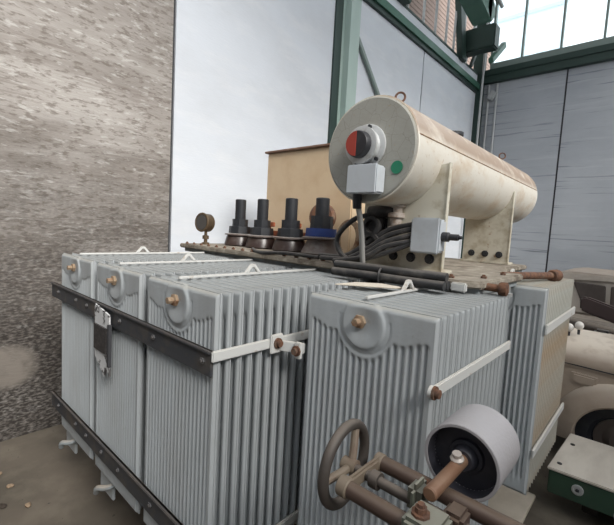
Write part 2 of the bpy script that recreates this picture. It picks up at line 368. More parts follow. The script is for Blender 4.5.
# crane runway / girder end hanging in the corner
def slanted(mb, x0, x1, y0, y1, za, zb, th):   # bar falling towards +y
    mb.prism([(y0,za),(y1,zb),(y1,zb-th),(y0,za-th)], 'x', x0, x1, bev=.05)
    return mb
def sb(mb, m):
    global k
    o = struct(mb.build('trim_%d' % k, M[m])); k += 1; return o
g_ = slanted(MB(), -12.6, -11.2, 12, 31.6, 22.0, 18.0, 1.7); g_.cyl((-12.6,31.5,17.15),(-11.2,31.5,17.15),.85,28); sb(g_, 'gsteel')
for dz, dx in ((.35,.2),(.0,.5)):
    sb(MB().cyl((-11.2+dx,12,21.8+dz-.3),(-11.2+dx,32.2,17.7+dz-.3),.13,12), 'pipe')
b = MB(); b.box(-14.9,-12.0,35.0,36.2,16.0,17.9,bev=.1); sb(b, 'gsteeldark')
b = MB(); b.prism([(35.0,15.0),(35.3,14.7),(38.2,17.0),(37.9,17.4)], 'x', -12.4, -12.0, bev=.04); sb(b, 'gsteel')
# unseen walls, added to darken the lower hall: solid below, open bays above
st('wall_right_unseen', M['wallgrey'], (17, 17.8, -14, YB+1, FZ, 13))
st('wall_front_unseen', M['wallgrey'], (XW-.8, 17.8, -14.8, -14, FZ, 26))

# ------------------------------------------------------------------ transformer
TB = (-6.5, 8.2, FZ)
T = root('power_transformer', 'large grey oil-filled power transformer with ribbed radiators and a cream conservator drum on top', 'transformer', TB)
def part(mb, name, m, parent=T, label=None, ang=35): return mb.build(name, M[m], parent, label=label, ang=ang)
CZ = -.75
part(MB().prism([(-12.0,7.7),(-2.35,7.7),(-2.35,9.2),(-4.1,9.2),(-4.1,13.0),(-12.0,13.0)], 'z', -6.3, CZ-.1), 'tank', 'tank')
cov = part(MB().prism([(-12.25,7.0),(-2.55,6.75),(-2.2,7.0),(-2.2,9.6),(-3.0,10.2),(-3.0,13.4),(-12.25,13.4)], 'z', CZ-.14, CZ, bev=.03), 'cover_plate', 'cover')
part(MB().prism([(-12.15,7.15),(-2.5,6.95),(-2.3,7.1),(-2.3,9.5),(-3.1,10.1),(-3.1,13.3),(-12.15,13.3)], 'z', CZ-.26, CZ-.15), 'tank_flange', 'tank')
bolt_me = MB().lathe((0,0,0),(0,0,1),[(-.05,0),(-.05,.03),(0,.03),(0,.055),(.04,.055),(.04,.03),(.07,.03),(.07,0)],6).mesh('bolt', M['rust'])
def inst(me, name, parent, p, label=None, rot=None):
    o = bpy.data.objects.new(name, me); COL.objects.link(o); o.parent = parent
    b = Vector(parent['_b']); o.location = (Vector(p)-b)*S
    if rot: o.rotation_euler = rot
    return o
for i in range(22):
    x = -12.0 + i*.44
    inst(bolt_me, 'bolt', cov, (x, 7.14 - .02*i*.4, CZ))
for y in (7.6, 8.8): inst(bolt_me, 'bolt', cov, (-2.4, y, CZ))
# stiffener webs below the cover
for x in (-11.2, -9.0, -6.9): part(MB().box(x, x+.12, 7.1, 7.7, CZ-.75, CZ-.26), 'web', 'tank')
# base skids
for x in (-11.4, -3.4): part(MB().box(x, x+.7, 7.4, 9.4 if x>-5 else 13.2, FZ, -6.3, bev=.04), 'skid', 'darkbar')

def ss(a, b, x):
    t = max(0, min(1, (x-a)/(b-a))); return t*t*(3-2*t)
def fin_mesh(w, h, dish, nfl=17, detail=6, name='fin', m='fin'):
    marg = .14; pitch = (w-2*marg)/nfl; cx = w*.5 - .02; cz = -.30
    xs = [0, .012, .022, .034, .045, .08, .11]
    for i in range(nfl):
        for j in range(detail): xs.append(marg + pitch*(i + j/detail))
    xs += [w-.14, w-.11, w-.08, w-.045, w-.034, w-.022, w-.012, w]
    if dish: zs = [0, .012, .03, .06, .09] + [.12 + .02*i for i in range(38)]
    else: zs = [0, .012, .03, .06, .09, .2, .3, .34, .38, .42, .48]
    zs += [1.2, 2.4, h-.5, h-.42, h-.36, h-.3, h-.09, h-.06, h-.03, h-.012, h]
    def T_(x, z):   # half thickness
        d = min(x, w-x, z, h-z)
        t = .010 + (.052 if dish else .031)*ss(.012, .045, d)
        top = .35
        if dish:
            dx = x-cx; R = .47
            if abs(dx) < .95: top = max(.35 + .10*ss(.95,.6,abs(dx)), (-cz + math.sqrt(max(0, R*R-dx*dx))) if abs(dx) < R else 0)
        g = ss(top, top+.07, z) * ss(h-.33, h-.40, z)
        ph = ((x-marg)/pitch) % 1
        inside = 1 if marg <= x <= w-marg else 0
        t -= (.048 if dish else .024)*g*inside*(.5+.5*math.cos(2*PI*ph))**1.3
        if dish:
            r = math.hypot(x-cx, -z-cz)
            t += .028*ss(.37, .33, r) - .03*ss(.31, .05, r)
            t -= .014*max(0, 1-abs(r-.42)/.03)*(1 if z > .2 else .3)
        return t
    bm = bmesh.new(); F = []; B = []
    for z in zs:
        F.append([bm.verts.new((x, -T_(x,z), -z)) for x in xs]); 
        B.append([bm.verts.new((x, T_(x,z), -z)) for x in xs])
    for i in range(len(zs)-1):
        for j in range(len(xs)-1):
            bm.faces.new((F[i][j], F[i+1][j], F[i+1][j+1], F[i][j+1]))
            bm.faces.new((B[i][j], B[i][j+1], B[i+1][j+1], B[i+1][j]))
    for j in range(len(xs)-1):
        bm.faces.new((F[0][j], F[0][j+1], B[0][j+1], B[0][j])); bm.faces.new((F[-1][j], B[-1][j], B[-1][j+1], F[-1][j+1]))
    for i in range(len(zs)-1):
        bm.faces.new((F[i][0], B[i][0], B[i+1][0], F[i+1][0])); bm.faces.new((F[i][-1], F[i+1][-1], B[i+1][-1], B[i][-1]))
    for v in bm.verts: v.co *= S
    me = bpy.data.meshes.new(name); bm.to_mesh(me); bm.free(); me.materials.append(M[m])
    for p in me.polygons: p.use_smooth = True
    me.set_sharp_from_angle(angle=math.radians(50))
    return me
FH = 4.65
fin_front = fin_mesh(2.12, FH, True)
fin_back = fin_mesh(2.12, FH, False, detail=4)
fin_front_r = fin_mesh(2.12, FH, True, m='fin'); fin_rusty = fin_mesh(2.12, FH, False, detail=4, m='finrust')
FT = -.985
def radiator(x0, y0, n, y_wall, label, back=None, pitch=.2, bo=-.35, lo=1.75):
    xc = x0 + 1.04
    ys = y0 - .02
    hp = MB()
    y_far = y0 + (n-1)*pitch + .03
    a, b_ = (ys, y_wall) if y_wall > y0 else (y_wall, y_far)
    hp.cyl((xc, a, FT-.30), (xc, b_, FT-.30), .17, 18); hp.cyl((xc, a, FT-FH+.22), (xc, b_, FT-FH+.22), .17, 18)
    r = part(hp, 'radiator', 'fin', label=label)
    for i in range(n):
        me = fin_front if i == 0 else (back or fin_back)
        inst(me, 'fin', r, (x0, y0+i*pitch, FT))
    st_ = MB().lathe((xc-.05, y0-.05, FT-.27), (0,-1,0), [(0,0),(0,.10),(.06,.10),(.07,.055),(.16,.055),(.16,.0)], 6)
    part(st_, 'vent_plug', 'rustlight', r, 'rusty plug')
    xb = xc + bo
    bar = MB().box(xb-.025, xb+.025, y0+.15, y_far-.1, FT+.01, FT+.055, bev=.008)
    part(bar, 'tie_bar', 'whitepaint', r)
    ly = y0 + lo
    lug = MB().prism([(ly-.20,FT+.05),(ly-.05,FT+.22),(ly+.05,FT+.22),(ly+.20,FT+.05),(ly+.12,FT+.05),(ly+.02,FT+.16),(ly-.02,FT+.16),(ly-.12,FT+.05)], 'x', xb-.03, xb+.03, bev=.008)
    part(lug, 'lifting_lug', 'whitepaint', r)
    return r
X1, X2, X3, XF, XR = -11.40, -9.02, -6.64, -4.0, -3.80
R1 = radiator(X1, 3.25, 20, 7.75, 'ribbed grey radiator at the far left')
R2 = radiator(X2, 3.25, 20, 7.75, 'ribbed grey radiator with a torn white label')
R3 = radiator(X3, 3.25, 20, 7.75, 'ribbed grey radiator carrying the end of the dark bars')
RF = radiator(XF, 4.58, 15, 7.75, 'ribbed grey radiator standing nearest the handwheel', bo=-.12, lo=1.4)
RR = radiator(XR, 9.55, 17, 9.15, 'ribbed radiator at the right rear with a rusty side', back=fin_rusty, bo=-.1)

# dark angle bars across the three left radiators
def angle_bar(z0, z1, y, xa, xb, parent=T):
    b = MB(); b.box(xa, xb, y-.05, y, z0, z1, bev=.01); b.box(xa, xb, y-.05, y+.0, z1-.05, z1, bev=0)
    b.box(xa, xb, y-.085, y-.04, z1-.045, z1, bev=.01)
    return part(b, 'angle_bar', 'darkbar', parent)
ab = angle_bar(-2.18, -1.80, 3.16, -11.9, -4.52)
ab2 = angle_bar(-5.20, -4.80, 3.16, -11.9, -4.3)
hb = MB().lathe((0,0,0),(0,-1,0),[(0,0),(0,.05),(.025,.05),(.025,.028),(.045,.028),(.045,0)],6).mesh('bolt', M['boltgrey'])
for x in (-11.3,-10.0,-9.3,-8.4,-7.55,-6.2,-4.72):
    inst(hb, 'bolt', ab, (x, 3.11, -1.98)); inst(hb, 'bolt', ab2, (x, 3.11, -5.0))
# straps on the right faces
def strap(x, y0, y1, z0, z1, ends=(True, False)):
    b = MB().box(x, x+.05, y0, y1, z0, z1, bev=.015)
    if ends[0]: b.cyl((x-.02, y0, (z0+z1)/2), (x+.05, y0, (z0+z1)/2), (z1-z0)/2, 18)
    s_ = part(b, 'strap', 'whitepaint'); return s_
hbx = MB().lathe((0,0,0),(1,0,0),[(0,0),(0,.085),(.03,.085),(.03,.055),(.08,.055),(.08,0)],12).mesh('bolt', M['rust'])
s3 = strap(X3+2.13, 3.1, 6.4, -1.95, -1.79, (False,False))
s3p = part(MB().box(X3+2.18, X3+2.23, 4.16, 4.42, -2.03, -1.72, bev=.015), 'strap_plate', 'whitepaint')
inst(hbx, 'bolt', s3p, (X3+2.23, 4.29, -1.86))
b = MB(); b.prism([(X3+2.22,4.40),(X3+2.22,4.33),(XF-.05,4.50),(XF-.05,4.57)], 'z', -2.0, -1.83, bev=.01)
b.box(XF-.14, XF-.02, 4.40, 4.47, -2.06, -1.80, bev=.01)
lk = part(b, 'link_plate', 'whitepaint')
inst(MB().lathe((0,0,0),(0,-1,0),[(0,0),(0,.085),(.03,.085),(.03,.055),(.08,.055),(.08,0)],12).mesh('bolt', M['rust']), 'bolt', lk, (XF-.08, 4.40, -1.93))
part(MB().box(X3+2.13, X3+2.19, 3.3, 6.2, -5.35, -5.18, bev=.02), 'strap', 'whitepaint')
b = MB().prism([(X3+2.2,4.30),(X3+2.2,4.2),(XF-.05,4.40),(XF-.05,4.5)], 'z', -5.5, -5.2, bev=.01); part(b, 'link_plate', 'whitepaint')
sf = strap(XF+2.13, 4.42, 7.55, -1.95, -1.79)
inst(hbx, 'bolt', sf, (XF+2.16, 4.42, -1.87)); 
part(MB().box(XF-.02, XF+2.14, 4.38, 4.44, -5.3, -5.1, bev=.015), 'strap', 'whitepaint')
strap(XR+2.13, 9.5, 13.1, -1.98, -1.76, (False,False))
strap(XR+2.13, 9.5, 13.1, -4.75, -4.55, (False,False))
# pale feet and drain stubs under the three left radiators
for x in (X1, X2, X3):
    part(MB().box(x+.05, x+.75, 3.3, 3.36, -6.15, -5.55, bev=.02), 'foot_plate', 'fin')
    part(MB().tube([(x+.95,3.5,-5.6),(x+.8,3.2,-5.75),(x+.6,3.05,-5.8),(x+.5,3.05,-5.95)], .06, 10), 'drain_stub', 'tank')
# torn label with dark rating plate on second radiator
lb = part(MB().prism([(-8.60,-1.80),(-7.86,-1.92),(-7.82,-3.15),(-8.0,-3.05),(-8.1,-3.22),(-8.42,-3.0),(-8.58,-2.9)], 'y', 3.02, 3.05), 'torn_label', 'paper')
part(MB().box(-8.55, -7.92, 2.985, 3.02, -2.72, -2.2), 'rating_plate', 'labeldark', lb)
part(MB().box(-7.87, -7.79, 2.99, 3.05, -2.95, -2.1), 'tape', 'seam', lb)

# bushings
def bushing(x, y, h, sc, blue=False):
    z = CZ
    pr = [(0,0),(0,.50),(.04,.54),(.30,.47),(.36,.44)] if not blue else [(0,0),(0,.50),(.05,.54),(.38,.38),(.42,.38)]
    b = MB().lathe((x,y,z),(0,0,1),[(t*sc,r*sc) for t,r in pr]+[((pr[-1][0])*sc,0)],36)
    B = part(b, 'bushing', 'porcgrey' if blue else 'porc', label='bushing with a blue band' if blue else None)
    t0 = pr[-1][0]*sc
    part(MB().lathe((x,y,z+t0),(0,0,1),[(0,0),(0,.40*sc),(.02,.53*sc),(.06,.53*sc),(.08,.42*sc),(.09,0)],36), 'shed_ring', 'porcgrey', B)
    c = MB().lathe((x,y,z+t0+.09),(0,0,1),[(0,0),(0,.40*sc),(.24*sc,.38*sc),(.24*sc,.30*sc),(.26*sc,.28*sc),(.50*sc,.28*sc),(.50*sc,0)],8 if not blue else 32)
    if blue:
        part(MB().lathe((x,y,z+t0+.09),(0,0,1),[(0,0),(0,.44*sc),(.22*sc,.42*sc),(.22*sc,0)],36), 'blue_band', 'blue', B)
        c = MB().lathe((x,y,z+t0+.09+.22*sc),(0,0,1),[(0,0),(0,.32*sc),(.34*sc,.30*sc),(.34*sc,0)],8)
    part(c, 'clamp_nut', 'stud', B)
    part(MB().cyl((x,y,z+t0+.1), (x,y,z+h), .19*sc, 20), 'terminal_stud', 'stud', B)
for x, y, h, sc, bl in ((-11.08,8.65,1.62,.98,False),(-9.90,8.65,1.62,.98,False),(-8.62,8.7,1.64,1.02,False),(-7.36,8.7,1.64,1.05,True)):
    bushing(x, y, h, sc, bl)
# oxide red terminal frames between the bushings
for x0, x1 in ((-11.95,-11.7),(-10.45,-10.2),(-9.2,-8.95),(-7.95,-7.7)):
    b = MB().box(x0, x1, 9.2, 9.35, CZ, .12, bev=.02); b.box(x0-.25, x1+.25, 9.2, 9.3, -.02, .14, bev=.02)
    part(b, 'terminal_frame', 'orange')
part(MB().box(-12.0, -7.4, 9.32, 9.45, -.35, -.15, bev=.02), 'terminal_rail', 'orange')
part(MB().lathe((-8.15,9.75,.37),(0.25,-1,0),[(0,0),(0,.42),(.08,.45),(.2,.45),(.28,.40),(.28,.22),(.2,.2),(.2,0)],32), 'round_flange', 'rust', label='rusty round flange')
part(MB().box(-8.35,-7.95,9.75,9.95,CZ,.0,bev=.02), 'flange_post', 'rust')
# thermometer
g = part(MB().lathe((-11.75,7.55,.0),(0.15,-1,0.05),[(-.32,0),(-.32,.28),(-.28,.31),(-.02,.31),(.02,.335),(.05,.325),(.05,.28),(.03,.275),(.03,0)],32), 'dial_thermometer', 'brass')
part(MB().lathe((-11.75,7.55,.0),(0.15,-1,0.05),[(.032,0),(.032,.262),(.045,.26),(.045,0)],32), 'dial_glass', 'glassdial', g)
part(MB().lathe((-11.72,7.68,CZ),(0,0,1),[(0,0),(0,.13),(.06,.13),(.08,.06),(.18,.06),(.18,.11),(.30,.11),(.32,.05),(.48,.05),(.48,0)],12), 'stem', 'brass', g)
# beige cable box
bx = part(MB().box(-11.42,-7.35,10.1,11.9,CZ,2.72,bev=.04), 'cable_box', 'boxbeige')
part(MB().box(-11.5,-7.27,10.0,12.0,2.72,2.80,bev=.02), 'lid', 'boxtop', bx)

# conservator
CA = Vector((-4.22, 6.25, 1.52)); AX = Vector((-.012, 1, 0)).normalized(); CL = 9.55; CR = .98
prof = [(0,0),(0,CR-.06),(.0,CR),(.03,CR+.012),(.06,CR)] + [(CL-.5+.5*math.sin(a), CR-.5+.5*math.cos(a)) for a in [i*PI/2/8 for i in range(9)]] + [(CL+.03,.3),(CL+.04,0)]
cons = part(MB().lathe(CA, AX, prof, 72), 'conservator', 'cons')
part(MB().lathe(CA, -AX, [(0,0),(0,.955),(.012,.955),(.03,.93),(.03,0)], 72), 'end_plate', 'consend', cons, 'grey crazed end plate')
rot_seam = MB()
part(MB().tube([CA + AX*.06 + Vector((.979*CR,0,.21*CR)), CA + AX*(CL-.5) + Vector((.979*CR,0,.21*CR))], .012, 6), 'weld_seam', 'rustlight', cons)
E0 = CA - AX*.03
gx, gz = CA.x-.04, CA.z+.05
part(MB().lathe((gx,E0.y,gz),(0,-1,0),[(0,0),(0,.41),(.04,.41),(.05,.39),(.05,.0)],40), 'gauge_flange', 'alu', cons)
gg = part(MB().lathe((gx,E0.y-.05,gz),(0,-1,0),[(0,0),(0,.31),(.12,.30),(.13,.34),(.17,.34),(.18,.28),(.18,0)],40), 'oil_level_gauge', 'alu', cons)
part(MB().lathe((gx,E0.y-.22,gz),(0,-1,0),[(0,0),(0,.245),(.12,.235),(.14,.22),(.14,0)],32), 'gauge_window', 'black', cons)
part(MB().prism([(gx+.22*math.cos(a)+.0, gz+.22*math.sin(a)) for a in [PI/2+i*PI/12 for i in range(13)]], 'y', E0.y-.372, E0.y-.355), 'red_scale', 'red', cons)
for a in range(6):
    aa = a*PI/3+.3
    inst(MB().lathe((0,0,0),(0,-1,0),[(0,0),(0,.035),(.05,.035),(.05,0)],8).mesh('bolt',M['stud']) if a==0 else bl_me, 'bolt', cons, (gx+.36*math.cos(aa), E0.y-.05, gz+.36*math.sin(aa))) if a else None
    if a == 0:
        bl_me = MB().lathe((0,0,0),(0,-1,0),[(0,0),(0,.035),(.05,.035),(.05,0)],8).mesh('bolt',M['stud'])
part(MB().cyl((gx-.15,E0.y-.12,gz-.33),(gx+.22,E0.y-.12,gz-.36),.045,12), 'cable_gland', 'black', cons)
jb = part(MB().box(gx-.16, gx+.44, E0.y-.30, E0.y, gz-.88, gz-.38, bev=.03), 'gauge_box', 'greybox', cons)
part(MB().box(gx-.18, gx+.46, E0.y-.34, E0.y-.27, gz-.89, gz-.37, bev=.02), 'box_lid', 'greybox', cons)
part(MB().cyl((CA.x+.62,E0.y,CA.z-.36),(CA.x+.62,E0.y-.01,CA.z-.36),.115,28,ch=0), 'green_sticker', 'green', cons, 'round green sticker')
for yy, nm in ((CA.y+.25,'e'),(CA.y+6.4,'f')):
    part(MB().torus((CA.x+.42, yy, CA.z+.95), (.5,-1,0), .085, .02, 24, 8), 'lifting_eye', 'rust', cons)
part(MB().lathe((CA.x-.3, CA.y+4.4, CA.z+.9),(0,0,1),[(0,0),(0,.22),(.3,.22),(.3,.28),(.38,.28),(.38,0)],20), 'filler_cap', 'stud', cons)
# saddle brackets
def bracket(y, xl, xr, parent=T):
    x0, x1 = xl, xr; zb = CZ + .02
    cx, cz, R = CA.x-.012*(y-CA.y), CA.z, CR
    xe = min(x1, cx+R*.985)
    arc = []
    a1 = math.asin(max(-1, min(1, (xe-cx)/R))); a0 = math.asin(max(-1, (x0-cx)/R))
    for i in range(17):
        a = a1 + (a0-a1)*i/16; arc.append((cx+R*math.sin(a), cz-R*math.cos(a)))
    poly = [(x0,zb),(x1,zb),(x1, arc[0][1]+.02)] + arc
    B = part(MB().prism(poly, 'y', y, y+.07), 'saddle_bracket', 'bracket', parent)
    part(MB().box(x1-.012, x1+.012, y-.02, y+.09, zb, arc[0][1]+.03, bev=.004), 'edge_flange', 'bracket', B)
    part(MB().box(x0-.05, x1+.04, y-.06, y+.45, zb-.02, zb+.05, bev=.015), 'foot', 'bracket', B)
    n = 3
    for i in range(n):
        x = x1 - .25 - i*(.40)
        inst(hbk, 'bolt', B, (x, y, zb+.26))
    return B
hbk = MB().lathe((0,0,0),(0,-1,0),[(0,0),(0,.10),(.025,.10),(.03,.07),(.08,.07),(.08,0)],10).mesh('bolt', M['stud'])
B1 = bracket(7.3, -4.95, -3.10)
B2 = bracket(12.4, -4.62, -3.30)
# white terminal box on front bracket
wb = part(MB().box(-3.60, -3.06, 6.98, 7.3, -.33, .30, bev=.04), 'terminal_box', 'greybox')
part(MB().box(-3.62, -3.04, 6.94, 7.02, -.35, .32, bev=.03), 'box_lid', 'greybox', wb)
part(MB().lathe((-3.06,7.14,-.02),(1,0,0),[(0,0),(0,.09),(.12,.09),(.14,.06),(.3,.06),(.3,.035),(.36,.03),(.36,0)],12), 'cable_gland', 'black', wb)
# conduit from gauge box
part(MB().tube([(-4.35,6.12,.68),(-4.35,6.2,.45),(-4.42,6.45,.0),(-4.5,6.7,-.7)], .055, 12), 'conduit', 'conduit')
part(MB().cyl((-4.35,6.12,.72),(-4.35,6.16,.42),.085,12), 'conduit_gland', 'black')
# pipe with valve under the drum
v = part(MB().lathe((-4.1,7.2,-.0),(0,0,1),[(0,0),(0,.10),(.05,.16),(.12,.16),(.14,.11),(.3,.12),(.32,.17),(.4,.17),(.42,.12),(.52,.12),(.54,.18),(.62,.18),(.62,0)],20), 'valve', 'valve')
part(MB().cyl((-4.1,7.2,.45),(-4.75,7.2,.42),.13,14), 'side_body', 'cable', v)
for i,(x,z) in enumerate(((-4.5,.12),(-4.5,-.22))):
    part(MB().lathe((x,7.02,z),(0.1,-1,0),[(0,0),(0,.17),(.06,.17),(.07,.2),(.16,.2),(.16,.13),(.04,.12),(.04,0)],24), 'union_ring', 'cable', v)
part(MB().box(-4.9,-4.35,7.2,7.6,-.45,.35,bev=.05), 'relay_body', 'cable', v)
part(MB().cyl((-5.3,8.0,.1),(-5.3,8.0,CZ),.12,12), 'oil_pipe', 'orange')
# corrugated / cable loops
cabs = [ [(-4.6,7.2,.38),(-5.0,7.0,.25),(-5.35,6.9,-.15),(-5.2,6.85,-.5),(-4.8,6.8,-.62),(-4.2,6.85,-.45),(-3.55,7.05,-.15)],
         [(-3.55,7.05,.12),(-4.1,6.95,-.05),(-4.5,6.85,-.35),(-5.0,6.8,-.60),(-5.8,6.9,-.66)],
         [(-3.55,7.05,.0),(-4.1,6.9,-.18),(-4.5,6.8,-.45),(-4.9,6.8,-.66)],
         [(-3.55,7.05,-.12),(-4.1,6.85,-.28),(-4.5,6.75,-.52),(-5.3,6.75,-.68)],
         [(-3.55,7.05,.2),(-4.1,7.05,.08),(-4.5,6.95,-.18),(-5.1,6.9,-.55),(-6.0,7.1,-.62)] ]
for c in cabs: part(MB().tube(c, .055, 10), 'cable', 'cable')
part(MB().tube([(-6.0,7.05,-.68),(-7.0,6.95,-.66),(-8.0,6.95,-.72),(-8.6,7.2,-.68)], .05, 10), 'cable', 'cable')
part(MB().torus((-5.95,8.1,-.2),(-.3,-1,.1), .42, .07, 30, 10), 'hose_loop', 'rustlight')
# right end: pipe with caps, lug plates
part(MB().cyl((-3.5,7.0,-.80),(-1.95,7.25,-.86),.07,14), 'drain_pipe', 'rust')
part(MB().lathe((-2.02,7.24,-.86),(1,.1,0),[(0,0),(0,.10),(.03,.12),(.13,.12),(.15,.08),(.15,0)],16), 'pipe_cap', 'rust')
part(MB().lathe((-1.95,7.5,-1.0),(0,0,1),[(0,0),(0,.09),(.05,.09),(.06,.05),(.16,.05),(.16,0)],10), 'stud_nut', 'conduit')
part(MB().cyl((-2.6,9.4,-.82),(-2.0,11.6,-.86),.09,14), 'drain_pipe', 'rust')
part(MB().lathe((-2.0,11.5,-.86),(.2,1,0),[(0,0),(0,.13),(.06,.16),(.3,.16),(.32,.1),(.32,0)],12), 'pipe_cap', 'rust')
part(MB().box(-2.62,-2.36,6.6,6.7,-.93,-.78,bev=.02), 'lug_plate', 'whitepaint')
part(MB().box(-5.2,-2.9,6.62,6.95,CZ-.02,CZ+.05,bev=.02), 'ledge', 'bracket')

# things lying on the radiator tops
o = MB()
for dz, dy in ((0,0),(.0,.17),(.14,.08)): o.tube([(-4.95,6.30+dy,FT+.145+dz),(-4.2,6.34+dy,FT+.15+dz),(-3.4,6.32+dy,FT+.145+dz),(-2.62,6.36+dy,FT+.145+dz)], .082, 12)
o.torus((-3.85,6.36,FT+.16),(1,.2,0),.15,.02,20,6)
tag(o.build('cable_bundle', M['cable'], base=(-4.1,6.2,FT)), 'bundle of dark sleeved cables lying across the front right radiator top', 'cable')
o = MB().prism([(-4.0,5.15),(-3.2,5.75),(-3.15,5.95),(-3.6,6.0),(-3.95,5.7)], 'z', FT+.062, FT+.085, bev=.008)
tag(o.build('torn_cardboard', M['cardboard'], base=(-3.5,5.5,FT)), 'pale torn piece of cardboard below the cable bundle', 'cardboard')

# ------------------------------------------------------------------ machine with handwheel and drum
MBASE = (-.6, 2.9, FZ)
Q = root('handwheel_machine', 'old brown machine arm with spoked handwheel and grey drum in front of the radiator', 'machine', MBASE)
def qp(mb, name, m, parent=Q, label=None, ang=35): return mb.build(name, M[m], parent, label=label, ang=ang)
HC = Vector((-1.97, 2.87, -2.15)); HA = Vector((-1, -.08, 0)).normalized()
hw = qp(MB().torus(HC, HA, .355, .05, 56, 14), 'handwheel', 'cast')
d, u, vv = frame_axes(HA)
for a in (5.18, 3.09, 1.0):
    e = u*math.cos(a) + vv*math.sin(a)
    qp(MB().tube([HC + e*.02 - d*.06, HC + e*.15 - d*.04, HC + e*.33], .038, 10), 'spoke', 'spoke', hw)
qp(MB().lathe(HC - HA*.12, HA, [(0,0),(0,.07),(.14,.065),(.15,.05),(.15,0)], 20), 'hub', 'spoke', hw)
ZT = -2.15
qp(MB().cyl((-1.80,2.60,ZT),(.7,2.60,ZT),.068,24), 'tube', 'tube')
qp(MB().cyl((-1.74,3.13,ZT),(.7,3.13,ZT),.07,24), 'tube', 'tube', label='darker rear tube')
qp(MB().cyl((-1.9,2.87,ZT),(.2,2.87,ZT),.045,20), 'screw_shaft', 'cast')
qp(MB().lathe((-1.68,2.87,ZT),(1,0,0),[(0,0),(0,.075),(.08,.075),(.08,0)],20), 'collar', 'cast')
yk = MB().box(-1.79,-1.73,2.56,3.17,ZT-.06,ZT+.07,bev=.02)
yk.cyl((-1.82,2.60,ZT),(-1.72,2.60,ZT),.085,20); yk.cyl((-1.80,3.13,ZT),(-1.72,3.13,ZT),.08,20)
qp(yk, 'end_yoke', 'spoke')
ck = qp(MB().box(-1.20,-.92,2.48,2.78,ZT-.12,ZT+.13,bev=.03), 'clamp_block', 'greenlump')
qp(MB().lathe((-1.10,2.60,ZT+.13),(0,0,1),[(0,0),(0,.07),(.02,.07),(.02,.045),(.06,.045),(.06,.03),(.085,.028),(.085,0)],8), 'nut', 'rust', ck)
qp(MB().box(-1.32,-1.20,2.78,3.02,ZT-.1,ZT+.17,bev=.05), 'lug', 'greenlump')
qp(MB().cyl((-1.26,3.0,ZT+.03),(-1.26,3.1,ZT+.03),.06,14), 'lug_pin', 'rust')
qp(MB().cyl((-1.13,2.80,-1.985),(-1.13,4.0,-1.985),.057,28,ch=.01), 'drum_shaft', 'rod')
for yb in (2.87,): qp(MB().box(-1.02,-.86,yb-.10,yb+.10,ZT-.1,ZT+.12,bev=.03), 'bearing', 'tube')
DC = Vector((-1.13,3.42,-1.99)); DR = .335; DL = .62
dr = qp(MB().lathe(DC, (0,1,0), [(.05,DR-.03),(0,DR-.028),(0,DR-.006),(.006,DR),(DL-.02,DR),(DL,DR-.02),(DL,.1),(DL-.03,.1),(DL-.03,DR-.05),(.05,DR-.03)], 72), 'drum', 'drum')
qp(MB().lathe(DC+Vector((0,.16,0)), (0,1,0), [(0,.0),(0,DR-.032),(.04,DR-.032),(.04,0)], 56), 'drum_web', 'drumin', dr, 'dark recessed drum web')
qp(MB().lathe(DC+Vector((0,.012,0)), (0,1,0), [(0,DR-.030),(.005,DR-.029),(.16,DR-.030),(.16,DR-.034),(0,DR-.033)], 56), 'drum_lining', 'drumin', dr)
qp(MB().lathe(DC+Vector((0,.16,0)), (0,-1,0), [(0,0),(0,.16),(.03,.15),(.04,.12),(.10,.105),(.12,.09),(.12,0)], 40), 'drum_hub', 'drumin', dr)
qp(MB().lathe((-1.13,3.34,-1.93),(0,-.25,1),[(0,0),(0,.055),(.02,.06),(.04,.04),(.07,.04),(.07,0)],10), 'set_bolt', 'valve', dr)
qp(MB().box(-.83,-.72,2.78,2.86,ZT+.0,ZT+.03,bev=.005), 'bright_plate', 'alu')
# frame below the picture carrying the tubes
qp(MB().box(.25,.75,2.4,3.35,FZ+.25,ZT+.1,bev=.05), 'pedestal', 'gbox')
qp(MB().box(-.1,1.0,1.9,3.9,FZ,FZ+.25,bev=.05), 'pedestal_foot', 'gbox')

# ------------------------------------------------------------------ things on the floor
o = MB().box(-3.6,-1.88,9.5,12.0,-7.06,-6.94,bev=.02)
tag(o.build('wooden_board', M['board'], base=(-2.7,10.6,-7.06)), 'dusty pale board lying on battens behind the grey drum', 'board')
for y in (9.6, 11.5):
    o = MB().box(-3.6,-1.95,y,y+.3,FZ,-7.06,bev=.02)
    tag(o.build('timber_batten', M['timber'], base=(-2.7,y,FZ)), 'dark batten under the pale board, %s' % ('nearer the drum' if y < 10 else 'farther from the drum'), 'batten')
gb = root('green_metal_case', 'dark green metal box with bare dusty top and round socket, right of the transformer', 'box', (-.2, 13, FZ))
def gp(mb, name, m, parent=gb): return mb.build(name, M[m], parent)
gp(MB().prism([(-1.62,11.78),(2.2,12.0),(2.35,14.45),(-1.50,14.35)], 'z', -6.60, -5.96, bev=.03), 'case', 'gbox')
gp(MB().prism([(-1.66,11.74),(2.24,11.96),(2.39,14.5),(-1.54,14.4)], 'z', -5.97, -5.90, bev=.02), 'top_plate', 'gboxtop')
for x in (-.9, 1.5): gp(MB().box(x,x+.35,12.6,14.1,FZ,-6.6,bev=.03), 'runner', 'timber')
gp(MB().lathe((-.97,11.82,-6.24),(0,-1,0),[(0,0),(0,.13),(.04,.13),(.05,.09),(.03,.08),(.03,0)],28), 'socket_ring', 'alu')
gp(MB().box(-1.01,-.93,11.72,11.80,-6.26,-6.21,bev=.01), 'socket_latch', 'black')
for x,y in ((-1.45,12.15),(-1.36,13.6)): gp(MB().cyl((x,y,-5.91),(x,y,-5.885),.06,12,ch=0), 'screw_hole', 'black')
gp(MB().lathe((-.1,11.84,-6.5),(0,-1,0),[(0,0),(0,.12),(.06,.12),(.06,0)],20), 'corner_roller', 'alu')

